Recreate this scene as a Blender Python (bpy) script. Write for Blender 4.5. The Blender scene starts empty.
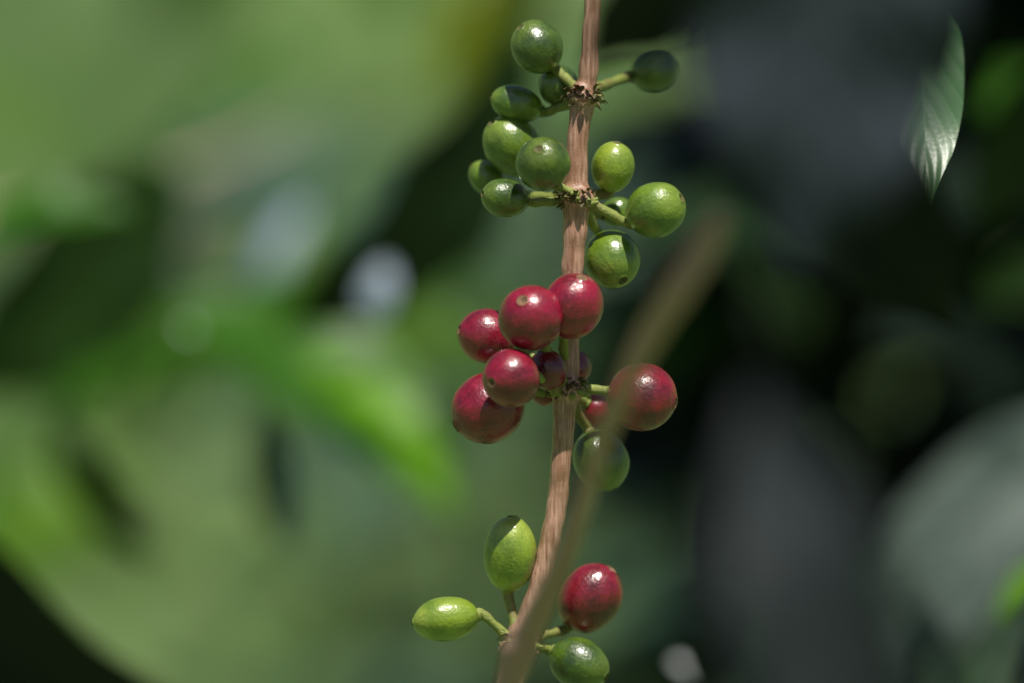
import bpy, bmesh, math, random
from mathutils import Vector, Matrix, noise
random.seed(7)
S=bpy.context.scene
S.view_settings.view_transform='Standard'; S.view_settings.look='None'; S.view_settings.exposure=0
MM=0.00023      # metres covered by one image pixel in the plane of the coffee branch
D=1.31          # viewing distance of that plane
H=1.40          # height of the branch above the ground
def at(u,v,y=0.0):  # u,v are image pixel coordinates, y is depth from the branch plane
    k=MM*(D+y)/D
    return Vector(((u-512)*k, y, H+(341.5-v)*k))

# ---------- node helpers
class NT:
    def __init__(s,name):
        s.m=bpy.data.materials.new(name); s.m.use_nodes=True
        s.t=s.m.node_tree; s.t.nodes.clear(); s.out=s.t.nodes.new('ShaderNodeOutputMaterial')
    def n(s,typ,ins={},**kw):
        x=s.t.nodes.new(typ)
        for k,v in kw.items(): setattr(x,k,v)
        for k,v in ins.items():
            if isinstance(v,bpy.types.NodeSocket): s.t.links.new(v,x.inputs[k])
            else: x.inputs[k].default_value=v
        return x
    def math(s,op,a,b=0.0,c=None,clamp=False):
        ins={0:a,1:b}
        if c is not None: ins[2]=c
        return s.n('ShaderNodeMath',ins,operation=op,use_clamp=clamp).outputs[0]
    def ramp(s,f,stops):
        r=s.n('ShaderNodeValToRGB',{0:f}); e=r.color_ramp.elements
        while len(e)<len(stops): e.new(0.5)
        for i,(p,c) in enumerate(stops):
            e[i].position=p; e[i].color=(c[0],c[1],c[2],1) if not isinstance(c,(int,float)) else (c,c,c,1)
        return r.outputs[0]
    def mix(s,f,a,b,blend='MIX'):
        x=s.t.nodes.new('ShaderNodeMix'); x.data_type='RGBA'; x.blend_type=blend
        for i,v in ((0,f),(6,a),(7,b)):
            if isinstance(v,bpy.types.NodeSocket): s.t.links.new(v,x.inputs[i])
            else: x.inputs[i].default_value=v if isinstance(v,(int,float)) else (v[0],v[1],v[2],1)
        return x.outputs[2]
    def end(s,o): s.t.links.new(o,s.out.inputs[0]); return s.m

def leaf_mat(name,ca,cb,tr,tfac,rough=0.38,spec=0.5,nscale=25,vein=0.35,vb=0.35):
    M=NT(name); tc=M.n('ShaderNodeTexCoord'); uv=M.n('ShaderNodeUVMap').outputs[0]
    sep=M.n('ShaderNodeSeparateXYZ',{0:uv})
    u=sep.outputs[0]; v=M.math('ABSOLUTE',M.math('SUBTRACT',sep.outputs[1],0.5))
    mid=M.math('LESS_THAN',v,0.018)
    w=M.math('SINE',M.math('MULTIPLY',M.math('SUBTRACT',u,M.math('MULTIPLY',v,0.45)),62.0))
    veins=M.math('SMOOTH_MAX',M.math('GREATER_THAN',w,0.965),mid,0.02)
    nz=M.n('ShaderNodeTexNoise',{'Vector':tc.outputs['Object'],'Scale':nscale,'Detail':4}).outputs[0]
    nf=M.n('ShaderNodeTexNoise',{'Vector':tc.outputs['Object'],'Scale':900,'Detail':3}).outputs[0]
    col=M.mix(M.ramp(nz,[(0.35,0.0),(0.65,1.0)]),ca,cb)
    col=M.mix(M.math('MULTIPLY',veins,vein),col,[min(1,x*2.2+0.04) for x in cb])
    hb=M.math('ADD',M.math('MULTIPLY',w,0.6),M.math('ADD',M.math('MULTIPLY',nf,0.8),M.math('MULTIPLY',mid,-1.0)))
    bp=M.n('ShaderNodeBump',{'Height':hb,'Strength':vb,'Distance':0.0004}).outputs[0]
    p=M.n('ShaderNodeBsdfPrincipled',{'Base Color':col,'Roughness':rough,'Specular IOR Level':spec,'Normal':bp}).outputs[0]
    t=M.n('ShaderNodeBsdfTranslucent',{'Color':M.mix(0.5,tr,col)}).outputs[0]
    return M.end(M.n('ShaderNodeMixShader',{0:tfac,1:p,2:t}).outputs[0])
def far_leaf_mat(name,ca,cb,tfac,rough=0.4,spec=0.4):
    M=NT(name); tc=M.n('ShaderNodeTexCoord').outputs['Object']
    nz=M.n('ShaderNodeTexNoise',{'Vector':tc,'Scale':9,'Detail':2}).outputs[0]
    col=M.mix(M.ramp(nz,[(0.38,0.0),(0.62,1.0)]),ca,cb)
    p=M.n('ShaderNodeBsdfPrincipled',{'Base Color':col,'Roughness':rough,'Specular IOR Level':spec}).outputs[0]
    t=M.n('ShaderNodeBsdfTranslucent',{'Color':col}).outputs[0]
    return M.end(M.n('ShaderNodeMixShader',{0:tfac,1:p,2:t}).outputs[0])

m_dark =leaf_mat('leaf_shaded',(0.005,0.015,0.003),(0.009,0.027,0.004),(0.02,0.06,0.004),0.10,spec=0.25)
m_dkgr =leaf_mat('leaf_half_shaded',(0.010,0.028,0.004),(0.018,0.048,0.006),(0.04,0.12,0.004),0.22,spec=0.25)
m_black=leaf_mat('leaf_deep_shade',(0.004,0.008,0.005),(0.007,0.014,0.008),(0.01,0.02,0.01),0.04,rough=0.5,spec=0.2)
m_mid  =leaf_mat('leaf_green',(0.026,0.105,0.004),(0.055,0.175,0.006),(0.12,0.38,0.003),0.4)
m_brt  =leaf_mat('leaf_young',(0.12,0.31,0.005),(0.19,0.43,0.008),(0.30,0.66,0.005),0.5)
m_yel  =leaf_mat('leaf_yellowing',(0.24,0.32,0.010),(0.34,0.38,0.014),(0.55,0.6,0.01),0.4)
m_grey =leaf_mat('leaf_underside_sky_sheen',(0.022,0.030,0.041),(0.040,0.051,0.066),(0.02,0.03,0.02),0.03,rough=0.55,spec=0.25,nscale=40)  # shade and blue-grey sky sheen put into the base colour
m_grey2=leaf_mat('leaf_underside_grey_shade',(0.012,0.018,0.020),(0.030,0.038,0.041),(0.02,0.03,0.02),0.03,rough=0.6,spec=0.2,nscale=60)  # dimmer, greener copy of the shade grey, also in the colour
m_pale =leaf_mat('leaf_pale_grey',(0.030,0.052,0.042),(0.10,0.132,0.116),(0.10,0.2,0.08),0.1,rough=0.55,spec=0.25,nscale=60)  # grey-green, mottled at random between darker and paler
m_sheen=leaf_mat('leaf_painted_sheen',(0.24,0.32,0.42),(0.34,0.42,0.54),(0.2,0.3,0.3),0.2,rough=0.35)  # pale blue leaf highlight painted as base colour
m_glint=leaf_mat('glint_white',(0.75,0.78,0.80),(0.85,0.88,0.9),(0.8,0.8,0.8),0.3,rough=0.4)  # near-white colour standing in for a sun glint
m_crisp=leaf_mat('leaf_blade',(0.040,0.100,0.036),(0.070,0.150,0.060),(0.12,0.3,0.05),0.15,rough=0.34,spec=0.5,vein=0.2,vb=0.20)
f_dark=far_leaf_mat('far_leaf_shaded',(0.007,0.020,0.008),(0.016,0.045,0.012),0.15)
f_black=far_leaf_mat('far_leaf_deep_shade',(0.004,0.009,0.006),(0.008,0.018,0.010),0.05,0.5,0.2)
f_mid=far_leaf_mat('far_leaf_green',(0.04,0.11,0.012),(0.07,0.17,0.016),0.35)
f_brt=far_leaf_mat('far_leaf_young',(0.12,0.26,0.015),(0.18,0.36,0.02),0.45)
f_teal=far_leaf_mat('far_leaf_teal',(0.050,0.110,0.080),(0.085,0.155,0.118),0.2)  # muted teal green

def new_obj(name,me,mats,parent=None,smooth=True):
    o=bpy.data.objects.new(name,me); S.collection.objects.link(o)
    for m in mats: me.materials.append(m)
    if smooth:
        for p in me.polygons: p.use_smooth=True
    if parent: o.parent=parent
    return o

# ---------- leaf geometry
def add_leaf(V,F,UV,B,T,width,nrm,droop=0.12,fold=0.15,wave=0.04,nu=20,nv=8,seed=0):
    ax=T-B; L=ax.length; d=ax/L
    side=d.cross(nrm)
    if side.length<1e-4: side=d.orthogonal()
    side.normalize(); n=side.cross(d).normalized()
    b0=len(V); rnd=random.Random(seed)
    ph=rnd.uniform(0,6.28); ph2=rnd.uniform(0,6.28)
    for i in range(nu+1):
        t=i/nu
        w=math.sin(math.pi*min(1,t**0.9))**0.75 if 0<t<1 else 0.0
        if t>0.82: w*= 1-0.35*math.sin((t-0.82)/0.18*math.pi/2)
        w=max(w,0.012)*width/2
        for j in range(nv+1):
            s=j/nv*2-1
            p=B+ax*t+n*(droop*L*math.sin(math.pi*t)) + side*(s*w)
            p+=n*(fold*abs(s)*w + wave*width*abs(s)*math.sin(t*17+ph+(1.5 if s>0 else 0))+0.03*L*math.sin(t*4+ph2))
            V.append(p); UV.append((t,j/nv))
    for i in range(nu):
        for j in range(nv):
            a=b0+i*(nv+1)+j; F.append((a,a+1,a+nv+2,a+nv+1))
def mesh_from(name,V,F,UV=None,mi=None):
    me=bpy.data.meshes.new(name); me.from_pydata([tuple(v) for v in V],[],F); me.update()
    if UV:
        l=me.uv_layers.new(name='UVMap')
        for lp in me.loops: l.data[lp.index].uv=UV[lp.vertex_index]
    if mi:
        for p,k in zip(me.polygons,mi): p.material_index=k
    return me
lc=[0]
def leaf(b,t,width,nrm,mat,name='coffee_leaf',**kw):
    lc[0]+=1
    V,F,UV=[],[],[]; B=at(*b); T=at(*t)
    add_leaf(V,F,UV,Vector((0,0,0)),T-B,width,Vector(nrm),seed=lc[0],nu=40,nv=12,**kw)
    o=new_obj(name,mesh_from(name,V,F,UV),[mat]); o.location=B
    return o

# ---------- tubes
def catmull(P,R,n=12):
    out=[];rr=[]
    Q=[P[0]*2-P[1]]+list(P)+[P[-1]*2-P[-2]]
    for i in range(len(P)-1):
        a,b,c,d=Q[i:i+4]
        for k in range(n):
            t=k/n
            out.append(0.5*((2*b)+(c-a)*t+(2*a-5*b+4*c-d)*t*t+(3*b-a-3*c+d)*t**3))
            s=t*t*(3-2*t)
            rr.append(R[i]*(1-s)+R[i+1]*s)
    out.append(P[-1]);rr.append(R[-1]); return out,rr
def tube(V,F,P,R,seg=12,n=12,rough=0.0,rib=0.0,UV=None,cap=True,seed=0.0,nsc=450):
    C,rr=catmull(P,R,n)
    b0=len(V); t0=(C[1]-C[0]).normalized(); nn=t0.orthogonal().normalized()
    for i,c in enumerate(C):
        t=(C[min(i+1,len(C)-1)]-C[max(i-1,0)]).normalized()
        nn=(nn-t*nn.dot(t)).normalized(); bb=t.cross(nn)
        for k in range(seg):
            a=2*math.pi*k/seg; d=nn*math.cos(a)+bb*math.sin(a)
            r=rr[i]
            if rough: r*=1+rough*noise.noise((c+d*r)*nsc+Vector((seed,0,0)))
            if rib: r*=1+rib*(abs(math.sin(a*1.5+0.6+i*0.006))-0.5)
            V.append(c+d*r)
            if UV is not None: UV.append((i/len(C)*len(P)*1.0,k/seg))
    for i in range(len(C)-1):
        for k in range(seg):
            a=b0+i*seg+k; b=b0+i*seg+(k+1)%seg; F.append((a,b,b+seg,a+seg))
    if cap:
        F.append(tuple(b0+k for k in range(seg))[::-1]); F.append(tuple(b0+(len(C)-1)*seg+k for k in range(seg)))

def bark_mat(name,ca,cb,cc,rough=0.55,bump=0.7,zs=0.14):
    M=NT(name); tc=M.n('ShaderNodeTexCoord').outputs['Object']
    mp=M.n('ShaderNodeMapping',{'Vector':tc,'Scale':(1,1,zs)}).outputs[0]
    f=M.n('ShaderNodeTexNoise',{'Vector':mp,'Scale':1500,'Detail':5,'Roughness':0.65}).outputs[0]
    g=M.n('ShaderNodeTexNoise',{'Vector':tc,'Scale':160,'Detail':5}).outputs[0]
    h=M.n('ShaderNodeTexNoise',{'Vector':tc,'Scale':2200,'Detail':2}).outputs[0]
    c=M.mix(M.ramp(f,[(0.35,0),(0.68,1)]),ca,cb)
    c=M.mix(M.ramp(g,[(0.48,0),(0.68,0.8)]),c,cc)
    hb=M.math('ADD',f,M.math('MULTIPLY',h,0.4))
    bp=M.n('ShaderNodeBump',{'Height':hb,'Strength':bump,'Distance':0.0004}).outputs[0]
    return M.end(M.n('ShaderNodeBsdfPrincipled',{'Base Color':c,'Roughness':rough,'Normal':bp,'Specular IOR Level':0.5}).outputs[0])
m_bark=bark_mat('young_bark',(0.26,0.125,0.075),(0.70,0.43,0.31),(0.27,0.14,0.075),0.34,0.5,0.05)
m_twig=bark_mat('twig_bark',(0.38,0.22,0.165),(0.54,0.34,0.27),(0.45,0.29,0.21))
m_scale=bark_mat('dry_bracts',(0.06,0.035,0.018),(0.20,0.13,0.06),(0.10,0.12,0.03))
m_bgtw=bark_mat('dry_twig_bark',(0.50,0.38,0.30),(0.62,0.48,0.40),(0.4,0.32,0.25))

# ---------- cherry materials
def cherry_mat(name,base,dark,tipc,patch,rough,sss,scl,speck,red):
    M=NT(name); tc=M.n('ShaderNodeTexCoord').outputs['Object']
    oi=M.n('ShaderNodeObjectInfo').outputs['Random']
    off=M.n('ShaderNodeVectorMath',{0:tc,1:M.n('ShaderNodeCombineXYZ',{0:oi,1:oi,2:oi}).outputs[0]},operation='ADD').outputs[0]
    sp=M.n('ShaderNodeSeparateXYZ',{0:tc})
    x,y,z=sp.outputs
    n1=M.n('ShaderNodeTexNoise',{'Vector':off,'Scale':150,'Detail':4}).outputs[0]
    n2=M.n('ShaderNodeTexNoise',{'Vector':off,'Scale':900,'Detail':4,'Roughness':0.6}).outputs[0]
    vo=M.n('ShaderNodeTexVoronoi',{'Vector':off,'Scale':1300}).outputs['Distance']
    c=M.mix(M.ramp(n1,[(0.35,0),(0.65,1)]),dark,base)
    c=M.mix(M.ramp(n2,[(0.5,0),(0.72,0.45)]),c,patch)
    c=M.mix(M.math('MULTIPLY',M.ramp(vo,[(0.10,1),(0.22,0)]),speck),c,tipc)
    zz=M.math('MULTIPLY',z,(-130.0 if red else 130.0))
    c=M.mix(M.math('MULTIPLY',M.ramp(M.math('ADD',zz,M.math('MULTIPLY',n1,0.5)),[(0.75,0),(1.35 if red else 1.0,1)]),0.12 if red else 0.40),c,tipc)
    at2=M.math('ARCTAN2',y,x)
    st=M.n('ShaderNodeTexNoise',{'Vector':M.n('ShaderNodeCombineXYZ',{0:M.math('MULTIPLY',at2,5.0),1:M.math('MULTIPLY',z,120.0),2:oi}).outputs[0],'Scale':2.2,'Detail':3}).outputs[0]
    c=M.mix(M.ramp(st,[(0.48,0),(0.75,0.55)]),c,dark)
    hb=M.math('ADD',M.math('MULTIPLY',n2,0.7),M.math('ADD',M.math('MULTIPLY',vo,0.4),M.math('MULTIPLY',n1,0.9)))
    bp=M.n('ShaderNodeBump',{'Height':hb,'Strength':0.30,'Distance':0.0005}).outputs[0]
    rg=M.math('ADD',rough-0.10,M.math('MULTIPLY',n2,0.2))
    p=M.n('ShaderNodeBsdfPrincipled',{'Base Color':c,'Roughness':rg,'Normal':bp,'Specular IOR Level':0.75,
        'Coat Weight':0.7,'Coat Roughness':0.15,'Coat Normal':bp,
        'Subsurface Weight':sss,'Subsurface Radius':scl,'Subsurface Scale':0.0010}).outputs[0]
    return M.end(p)
m_red=cherry_mat('ripe_skin',(0.34,0.005,0.034),(0.11,0.002,0.010),(0.46,0.05,0.08),(0.43,0.018,0.066),0.37,0.05,(1,0.15,0.1),0.15,True)
m_redd=cherry_mat('dark_ripe_skin',(0.29,0.006,0.023),(0.08,0.003,0.008),(0.30,0.06,0.03),(0.36,0.020,0.045),0.37,0.05,(1,0.15,0.1),0.15,True)
m_grn=cherry_mat('unripe_skin',(0.155,0.255,0.016),(0.058,0.122,0.010),(0.32,0.42,0.05),(0.21,0.325,0.03),0.37,0.06,(0.5,1,0.1),0.28,False)
m_grnl=cherry_mat('pale_unripe_skin',(0.28,0.39,0.026),(0.13,0.215,0.016),(0.45,0.53,0.09),(0.33,0.45,0.045),0.37,0.06,(0.5,1,0.1),0.28,False)
m_grnd=cherry_mat('dark_unripe_skin',(0.095,0.17,0.013),(0.030,0.066,0.008),(0.20,0.27,0.03),(0.13,0.21,0.020),0.37,0.05,(0.5,1,0.1),0.25,False)
m_scar=bark_mat('calyx_scar',(0.10,0.05,0.025),(0.34,0.20,0.10),(0.16,0.16,0.04),0.7)
m_scarg=bark_mat('green_calyx_scar',(0.07,0.07,0.015),(0.16,0.17,0.04),(0.09,0.045,0.02),0.7)
m_ped=bark_mat('pedicel_skin',(0.20,0.25,0.045),(0.32,0.36,0.09),(0.18,0.12,0.055),0.5)

cc=[0]
def cherry(name,c,axis,a,b,mat,node=None,red=True,bend=(0,0,0)):
    """axis = direction of the calyx scar (x right, y away, z up); a,b semi-axes in image pixels"""
    cc[0]+=1; k=cc[0]; rnd=random.Random(k)
    C=at(*c); A=a*MM; Bb=b*MM
    z=Vector(axis).normalized(); x=z.orthogonal().normalized(); yv=z.cross(x)
    sp=rnd.uniform(0,3.14); x2=x*math.cos(sp)+yv*math.sin(sp); y2=z.cross(x2)
    Mx=Matrix((x2,y2,z)).transposed().to_4x4(); Mx.translation=C
    V,F,mi=[],[],[]; ns,nr=56,44; off=Vector((k*3.1,k,0))
    th_list=[0.03,0.06,0.09,0.12,0.15,0.18,0.21,0.25,0.30]+[0.30+(math.pi-0.33)*i/(nr-9) for i in range(1,nr-8)]
    V.append(Vector((0,0,Bb*0.955)))
    for th in th_list:
        for s in range(ns):
            ph=2*math.pi*s/ns
            d=Vector((math.sin(th)*math.cos(ph),math.sin(th)*math.sin(ph),math.cos(th)))
            r=Vector((d.x*A,d.y*A,d.z*Bb))
            f=1+0.025*noise.noise(d*1.6+off)+0.005*noise.noise(d*5+off)
            f+= 0.018*math.cos(2*ph)*math.sin(th)          # two seeds inside
            f-= 0.014*math.exp(-(math.cos(ph)/0.16)**2)*math.sin(th)**2
            if th<0.33:
                ring=math.exp(-((th-0.17-0.015*noise.noise(Vector((math.cos(ph)*2,math.sin(ph)*2,k))))/0.035)**2)
                f+=0.034*ring-0.045*math.exp(-(th/0.11)**2)+0.016*noise.noise(Vector((d.x*40,d.y*40,k)))*ring
            f-=0.05*math.exp(-((math.pi-th)/0.25)**2)
            V.append(r*f)
    for s in range(ns): F.append((0,1+s,1+(s+1)%ns)); mi.append(1)
    for i in range(len(th_list)-1):
        for s in range(ns):
            p=1+i*ns+s; q=1+i*ns+(s+1)%ns
            F.append((p,p+ns,q+ns,q)); mi.append(1 if th_list[i]<(0.17) else 0)
    l=len(V)-ns; F.append(tuple(l+s for s in range(ns))[::-1]); mi.append(0)
    if node is not None:
        inv=Mx.inverted(); n0=len(F)
        end=inv@at(*node)
        st=Vector((0,0,-Bb*0.90)); st2=Vector((0,0,-Bb*1.10)); mid=(st2*1.0+end)/2+Vector(bend)
        tube(V,F,[st,st2,mid,end],[0.0017,0.00115,0.0011,0.0017],seg=12,n=6,rough=0.35,seed=k)
        mi+= [2]*(len(F)-n0)
    me=mesh_from(name,V,F,None,mi)
    o=new_obj(name,me,[mat,m_scar if red else m_scarg,m_ped]); o.matrix_world=Mx
    return o
R_='ripe_coffee_cherry'; G_='unripe_coffee_cherry'
N0=(585,97,0)
cherry(G_,(537,47,0.004),(-0.5,-0.35,0.55),26,28,m_grnd,N0,red=False)
cherry(G_,(559,86,0.010),(-0.4,-0.5,0.5),20,22,m_grnd,N0,red=False)
cherry(G_,(655,70,0.030),(0.9,-0.1,0.2),22,25,m_grnd,(586,92,0),red=False)
cherry(G_,(517,104,0.010),(-0.9,-0.2,0.25),19,27,m_grn,(583,100,0.004),red=False)
cherry(G_,(513,146,0.012),(-0.55,-0.35,0.6),28,34,m_grn,(577,192,0.004),red=False)
cherry(G_,(543,164,-0.010),(-0.15,-0.80,0.45),27,29,m_grnd,(577,196,-0.002),red=False)
cherry(G_,(488,179,0.018),(-0.7,-0.2,0.6),17,22,m_grn,(575,199,0.004),red=False)
cherry(G_,(505,198,-0.002),(-0.90,-0.45,0.15),20,25,m_grnd,(572,202,0),red=False)
cherry(G_,(613,167,0.004),(0.15,-0.35,0.9),22,26,m_grnl,(582,198,0.002),red=False)
cherry(G_,(656,210,-0.003),(0.75,-0.40,0.35),28,31,m_grn,(584,200,-0.002),red=False)
cherry(G_,(618,212,0.016),(0.8,0.2,0.1),15,18,m_grn,(584,203,0.003),red=False)
cherry(G_,(612,259,0.004),(0.25,-0.45,-0.5),28,31,m_grn,(583,206,0),red=False)
# ripe cluster
cherry(R_,(487,336,0.006),(-0.85,-0.3,0.2),28,30,m_red,(560,384,0))
cherry(R_,(573,306,-0.0105),(0.25,-0.50,0.8),31,34,m_red,(566,384,0.004))
cherry(R_,(531,318,-0.0145),(-0.25,-0.80,0.50),32.5,33,m_red,(562,384,-0.003))
cherry(R_,(511,378,-0.0165),(-0.65,-0.75,-0.15),28.5,29,m_red,(558,389,-0.002))
cherry(R_,(488,408,-0.001),(-0.8,-0.25,-0.45),35.5,38,m_red,(558,393,0.002))
cherry(R_,(573,368,0.015),(0.5,0.5,0.3),18,20,m_red,(567,388,0.004))
cherry(R_,(548,370,-0.005),(-0.3,-0.1,0.8),18,21,m_redd,(563,391,0.0))
cherry(R_,(545,392,0.012),(-0.5,0.5,-0.3),14,16,m_redd,(563,391,0.002))
cherry(R_,(598,411,0.016),(0.6,0.6,-0.4),18,20,m_red,(569,394,0.003))
cherry(R_,(642,397,0.0),(0.88,-0.25,-0.15),34.5,35,m_redd,(572,388,0))
cherry(G_,(601,460,0.010),(0.35,-0.15,-0.8),28,32,m_grnd,(568,398,0.003),red=False)
# lower cluster
cherry(G_,(510,554,0.0),(0.05,-0.12,0.95),26,38.5,m_grnl,(517,634,0),red=False)
cherry(G_,(446,619,-0.003),(-0.97,-0.15,-0.12),22.5,34,m_grnl,(512,641,0),red=False)
cherry(R_,(590,598,0.010),(0.55,-0.2,0.75),31,37,m_redd,(526,640,0.002))
cherry(G_,(579,664,0.006),(0.75,-0.3,-0.35),26.5,32,m_grnd,(526,646,0.002),red=False)

# ---------- main branch
root=bpy.data.objects.new('coffee_branch',None); S.collection.objects.link(root)
V,F=[],[]
pts=[(640,-560,9),(612,-200,8.5),(597,-60,8),(594,-10,8),(591,40,8.6),(588,78,9.5),(585,90,12.5),(583,99,15.5),(582,108,12),(580,120,10.5),(577,150,10.5),(576,180,11.5),(576,191,14.5),(577,201,17.5),(576,212,13.5),(575,228,12),(573,255,11),(571,290,10),(569,335,10),(568,368,10.5),(566,382,14),(566,392,15.5),(564,406,12),(563,425,11),(561,460,10),(557,500,10),(549,545,10.5),(538,590,11),(528,622,12.5),(523,634,16),(520,645,17),(516,658,13),(508,690,12),(490,760,12)]
P=[at(u,v,0.0) for u,v,r in pts]; R=[r*MM for u,v,r in pts]
tube(V,F,P,R,seg=32,n=10,rough=0.13,rib=0.12,nsc=260)
new_obj('stem',mesh_from('stem',V,F),[m_bark],root)
V,F,UV=[],[],[]
rnd=random.Random(3)
for (u,v,w) in ((583,99,14),(577,201,17),(566,390,15),(521,642,16)):
    c=at(u,v,0)
    for i in range(60):
        a=rnd.uniform(0,6.283); r=w*MM*rnd.uniform(0.75,1.0)
        o=Vector((math.cos(a)*r,math.sin(a)*r,rnd.uniform(-8,8)*MM))
        d=Vector((math.cos(a),math.sin(a),rnd.uniform(-0.5,0.9))).normalized()
        L=rnd.uniform(5,13)*MM
        up=Vector((0,0,1))-d*d.z
        add_leaf(V,F,UV,c+o,c+o+d*L,rnd.uniform(4,8)*MM,up+Vector((0,0,0.3)),nu=6,nv=4,droop=0.2,fold=0.5,seed=i)
o=new_obj('node_bracts',mesh_from('node_bracts',V,F,UV),[m_scale],root)
V,F=[],[]
for (u,v,w) in ((583,99,12),(577,200,15),(566,389,14),(521,642,15)):
    c=at(u,v,0)
    for i in range(9):
        a=rnd.uniform(0,6.283); r=w*MM*0.85
        o=Vector((math.cos(a)*r,math.sin(a)*r,rnd.uniform(-8,8)*MM)); d=Vector((math.cos(a),math.sin(a),rnd.uniform(-.3,.7))).normalized()
        tube(V,F,[c+o,c+o+d*5*MM,c+o+d*rnd.uniform(8,14)*MM],[2.8*MM,3.8*MM,1.6*MM],seg=8,n=3,rough=0.3)
new_obj('stalk_stubs',mesh_from('stalk_stubs',V,F),[m_ped],root)

# ---------- blurred twig in front
V,F=[],[]
tp=[(722,212,-0.20,9),(706,243,-0.195,17),(680,285,-0.19,17),(645,345,-0.175,13),(615,410,-0.155,11),(590,480,-0.13,10),(565,555,-0.11,10),(540,610,-0.09,13),(518,655,-0.08,17),(505,700,-0.075,13),(490,770,-0.07,12)]
tube(V,F,[at(u,v,y) for u,v,y,r in tp],[r*MM*(D+y)/D for u,v,y,r in tp],seg=16,n=8,rough=0.15)
new_obj('coffee_twig',mesh_from('coffee_twig',V,F),[m_twig])
# dry twig far left
V,F=[],[]
tp=[(-120,245,0.8,8),(40,212,0.8,9),(150,183,0.8,7),(240,150,0.85,5),(300,115,0.9,3)]
tube(V,F,[at(u,v,y) for u,v,y,r in tp],[r*MM*(D+y)/D for u,v,y,r in tp],seg=10,n=5,rough=0.1)
tp=[(90,198,0.8,6),(160,228,0.78,5),(230,215,0.75,4)]
tube(V,F,[at(u,v,y) for u,v,y,r in tp],[r*MM*(D+y)/D for u,v,y,r in tp],seg=10,n=5,rough=0.1)
new_obj('dry_twig',mesh_from('dry_twig',V,F),[m_bgtw])

# ---------- individual leaves
nd=(0.1,-0.80,-0.75)      # faces viewer, turned to the ground (shaded side seen)
nl=(0.15,-0.6,0.75)       # faces viewer and sky (lit side seen)
# near leaves on the right
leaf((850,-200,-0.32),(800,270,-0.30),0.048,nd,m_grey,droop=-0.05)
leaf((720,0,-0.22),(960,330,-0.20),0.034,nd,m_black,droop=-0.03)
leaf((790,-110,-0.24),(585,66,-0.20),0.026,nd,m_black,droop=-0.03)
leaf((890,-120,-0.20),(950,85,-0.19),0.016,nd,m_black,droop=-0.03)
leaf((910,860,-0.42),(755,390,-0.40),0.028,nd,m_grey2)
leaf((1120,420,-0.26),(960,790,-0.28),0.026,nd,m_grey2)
leaf((1090,410,0.44),(800,730,0.40),0.042,(0.1,-0.8,0.3),m_pale)
leaf((893,-30,0.065),(929,207,-0.01),0.0215,(0.2,-0.7,0.6),m_crisp,droop=0.05,fold=0.1)
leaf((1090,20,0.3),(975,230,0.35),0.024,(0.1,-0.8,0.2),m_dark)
leaf((1060,560,0.3),(1000,620,0.3),0.009,nl,m_brt)
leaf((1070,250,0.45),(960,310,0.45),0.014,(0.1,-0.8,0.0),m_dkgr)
leaf((1040,70,0.5),(970,110,0.5),0.014,(0.1,-0.8,0.1),m_mid)
# unseen overhead leaf on the same branch, added to shade the top cluster
leaf((640,-430,0.0),(860,-410,-0.05),0.022,(0,0,1),m_mid)
# left group
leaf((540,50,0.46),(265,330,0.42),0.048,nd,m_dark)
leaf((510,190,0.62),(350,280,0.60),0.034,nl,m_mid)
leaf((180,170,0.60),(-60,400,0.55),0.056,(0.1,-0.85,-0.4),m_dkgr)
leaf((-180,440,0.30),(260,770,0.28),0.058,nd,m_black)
leaf((180,290,0.50),(460,530,0.46),0.050,nl,m_mid)
leaf((310,350,0.44),(452,520,0.42),0.018,nl,m_brt)
leaf((110,430,0.60),(330,300,0.55),0.042,nl,m_mid)
leaf((170,370,0.5),(270,335,0.5),0.014,nl,m_brt)
leaf((20,500,0.55),(190,330,0.5),0.020,nl,m_mid)
leaf((130,210,0.40),(-40,250,0.40),0.018,nl,m_mid)
leaf((306,205,0.62),(250,315,0.62),0.010,nl,m_sheen)  # small leaf added as a pale blue highlight
leaf((388,262,0.38),(366,330,0.38),0.010,(0.15,-0.8,0.5),m_sheen)  # second added highlight leaf, its sheen in the colour
leaf((560,-40,0.8),(440,110,0.8),0.040,nl,m_yel)
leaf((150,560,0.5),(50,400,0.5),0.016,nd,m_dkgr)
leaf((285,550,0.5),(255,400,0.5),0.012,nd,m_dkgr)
leaf((340,60,1.1),(180,140,1.1),0.030,nl,m_mid)
# small white pieces added as bright glint spots, out of focus
leaf((672,663,0.26),(692,672,0.26),0.0046,(0.2,-0.5,0.9),m_glint,name='glint_chip')
leaf((183,325,0.42),(193,334,0.42),0.0030,nl,m_glint,name='glint_chip')

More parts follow.
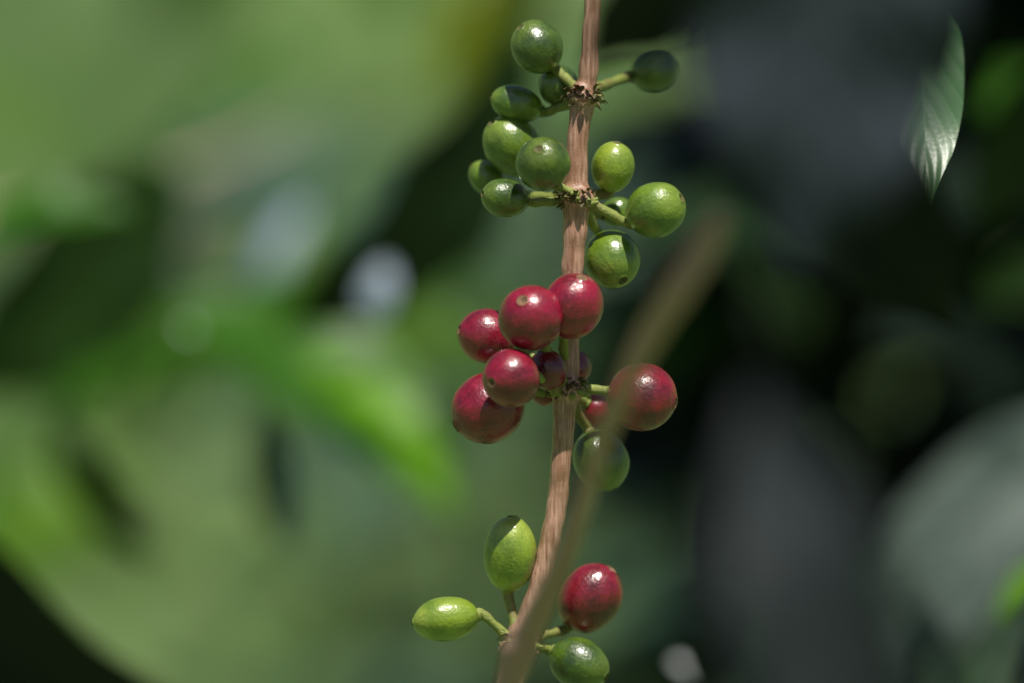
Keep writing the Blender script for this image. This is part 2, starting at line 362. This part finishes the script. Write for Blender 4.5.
# ---------- foliage masses
def mass(name,regions,mats,seed):
    rnd=random.Random(seed); V,F,UV,mi=[],[],[],[]
    for (x0,x1,v0,v1,y0,y1,n,l0,l1,wts) in regions:
        for i in range(n):
            y=rnd.uniform(y0,y1); B=at(rnd.uniform(x0,x1),rnd.uniform(v0,v1),y)
            az=rnd.uniform(0,6.283); d=Vector((math.cos(az),math.sin(az)*0.6,rnd.uniform(-0.9,0.25))).normalized()
            L=rnd.uniform(l0,l1); n0=len(F)
            nn=Vector((rnd.uniform(-.5,.5),rnd.uniform(-.8,.1),1)).normalized()
            add_leaf(V,F,UV,B,B+d*L,L*0.42,nn,nu=8,nv=4,seed=i)
            k=rnd.choices(range(len(mats)),wts)[0]; mi+=[k]*(len(F)-n0)
    return new_obj(name,mesh_from(name,V,F,None,mi),mats)
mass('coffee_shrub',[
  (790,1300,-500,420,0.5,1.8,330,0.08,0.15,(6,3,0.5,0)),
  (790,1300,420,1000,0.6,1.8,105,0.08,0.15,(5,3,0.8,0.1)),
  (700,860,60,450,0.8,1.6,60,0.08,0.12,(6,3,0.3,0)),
  (900,1500,-1500,-300,0.6,1.6,200,0.09,0.15,(5,4,1,0))],[f_black,f_dark,f_mid,f_brt],11)  # last region: unseen crown above the frame, added to block the sun
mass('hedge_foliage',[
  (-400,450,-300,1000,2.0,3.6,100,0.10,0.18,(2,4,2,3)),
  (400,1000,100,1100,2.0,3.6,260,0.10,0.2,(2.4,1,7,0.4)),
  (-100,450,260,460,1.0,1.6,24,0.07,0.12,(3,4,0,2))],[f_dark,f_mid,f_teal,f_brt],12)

# ---------- terrain: flat near, rising hillside behind
M=NT('grassy_soil'); tc=M.n('ShaderNodeTexCoord').outputs['Object']
a=M.n('ShaderNodeTexNoise',{'Vector':tc,'Scale':1.6,'Detail':6}).outputs[0]
b=M.n('ShaderNodeTexNoise',{'Vector':tc,'Scale':30,'Detail':5}).outputs[0]
c=M.mix(M.ramp(a,[(0.35,0),(0.65,1)]),(0.075,0.135,0.042),(0.165,0.25,0.088))
c=M.mix(M.ramp(b,[(0.45,0),(0.7,0.6)]),c,(0.045,0.08,0.028))
bp=M.n('ShaderNodeBump',{'Height':b,'Strength':0.6,'Distance':0.05}).outputs[0]
m_gr=M.end(M.n('ShaderNodeBsdfPrincipled',{'Base Color':c,'Roughness':0.8,'Normal':bp,'Specular IOR Level':0.2}).outputs[0])
V,F=[],[]
xs=[-300,-120,-60,-30,-15]+[i*0.4-10 for i in range(51)]+[15,30,60,120,300]
ys=[-300,-100,-40,-15,-6,-3]+[i*0.3-2 for i in range(60)]+[20,30,50,90,160,320]
for y in ys:
    for x in xs:
        h=0.0
        if y>2.5: h=0.62*(y-2.5) if y<30 else 0.62*27.5+(y-30)*0.15
        h+=0.10*noise.noise(Vector((x*0.6,y*0.6,0)))*(1 if y>-2 else 0.3)
        V.append(Vector((x,y,h)))
nx=len(xs)
for j in range(len(ys)-1):
    for i in range(nx-1):
        p=j*nx+i; F.append((p,p+1,p+nx+1,p+nx))
new_obj('hillside_ground',mesh_from('hillside_ground',V,F),[m_gr])

# ---------- light
ts=Vector((0.12,-0.42,0.88)).normalized()
w=bpy.data.worlds.new('World'); S.world=w; w.use_nodes=True
nt=w.node_tree; bg=nt.nodes['Background']; sky=nt.nodes.new('ShaderNodeTexSky'); sky.sky_type='NISHITA'; sky.sun_disc=False
sky.sun_elevation=math.asin(ts.z); sky.sun_rotation=math.atan2(ts.x,ts.y)
nt.links.new(sky.outputs[0],bg.inputs[0]); bg.inputs[1].default_value=0.05
sd=bpy.data.lights.new('sun','SUN'); sd.energy=5.0; sd.angle=math.radians(0.5); sd.color=(1,0.95,0.86)
so=bpy.data.objects.new('sun',sd); S.collection.objects.link(so); so.location=(0,0,6); so.rotation_euler=ts.to_track_quat('Z','Y').to_euler()

cd=bpy.data.cameras.new('camera'); co=bpy.data.objects.new('camera',cd); S.collection.objects.link(co)
cd.sensor_width=36; cd.lens=36*D/(1024*MM); cd.clip_start=0.05; cd.clip_end=1000
co.location=(0,-D,H); co.rotation_euler=(math.pi/2,0,0)
cd.dof.use_dof=True; cd.dof.focus_distance=D-0.006; cd.dof.aperture_fstop=4.0; cd.dof.aperture_blades=0
S.camera=co
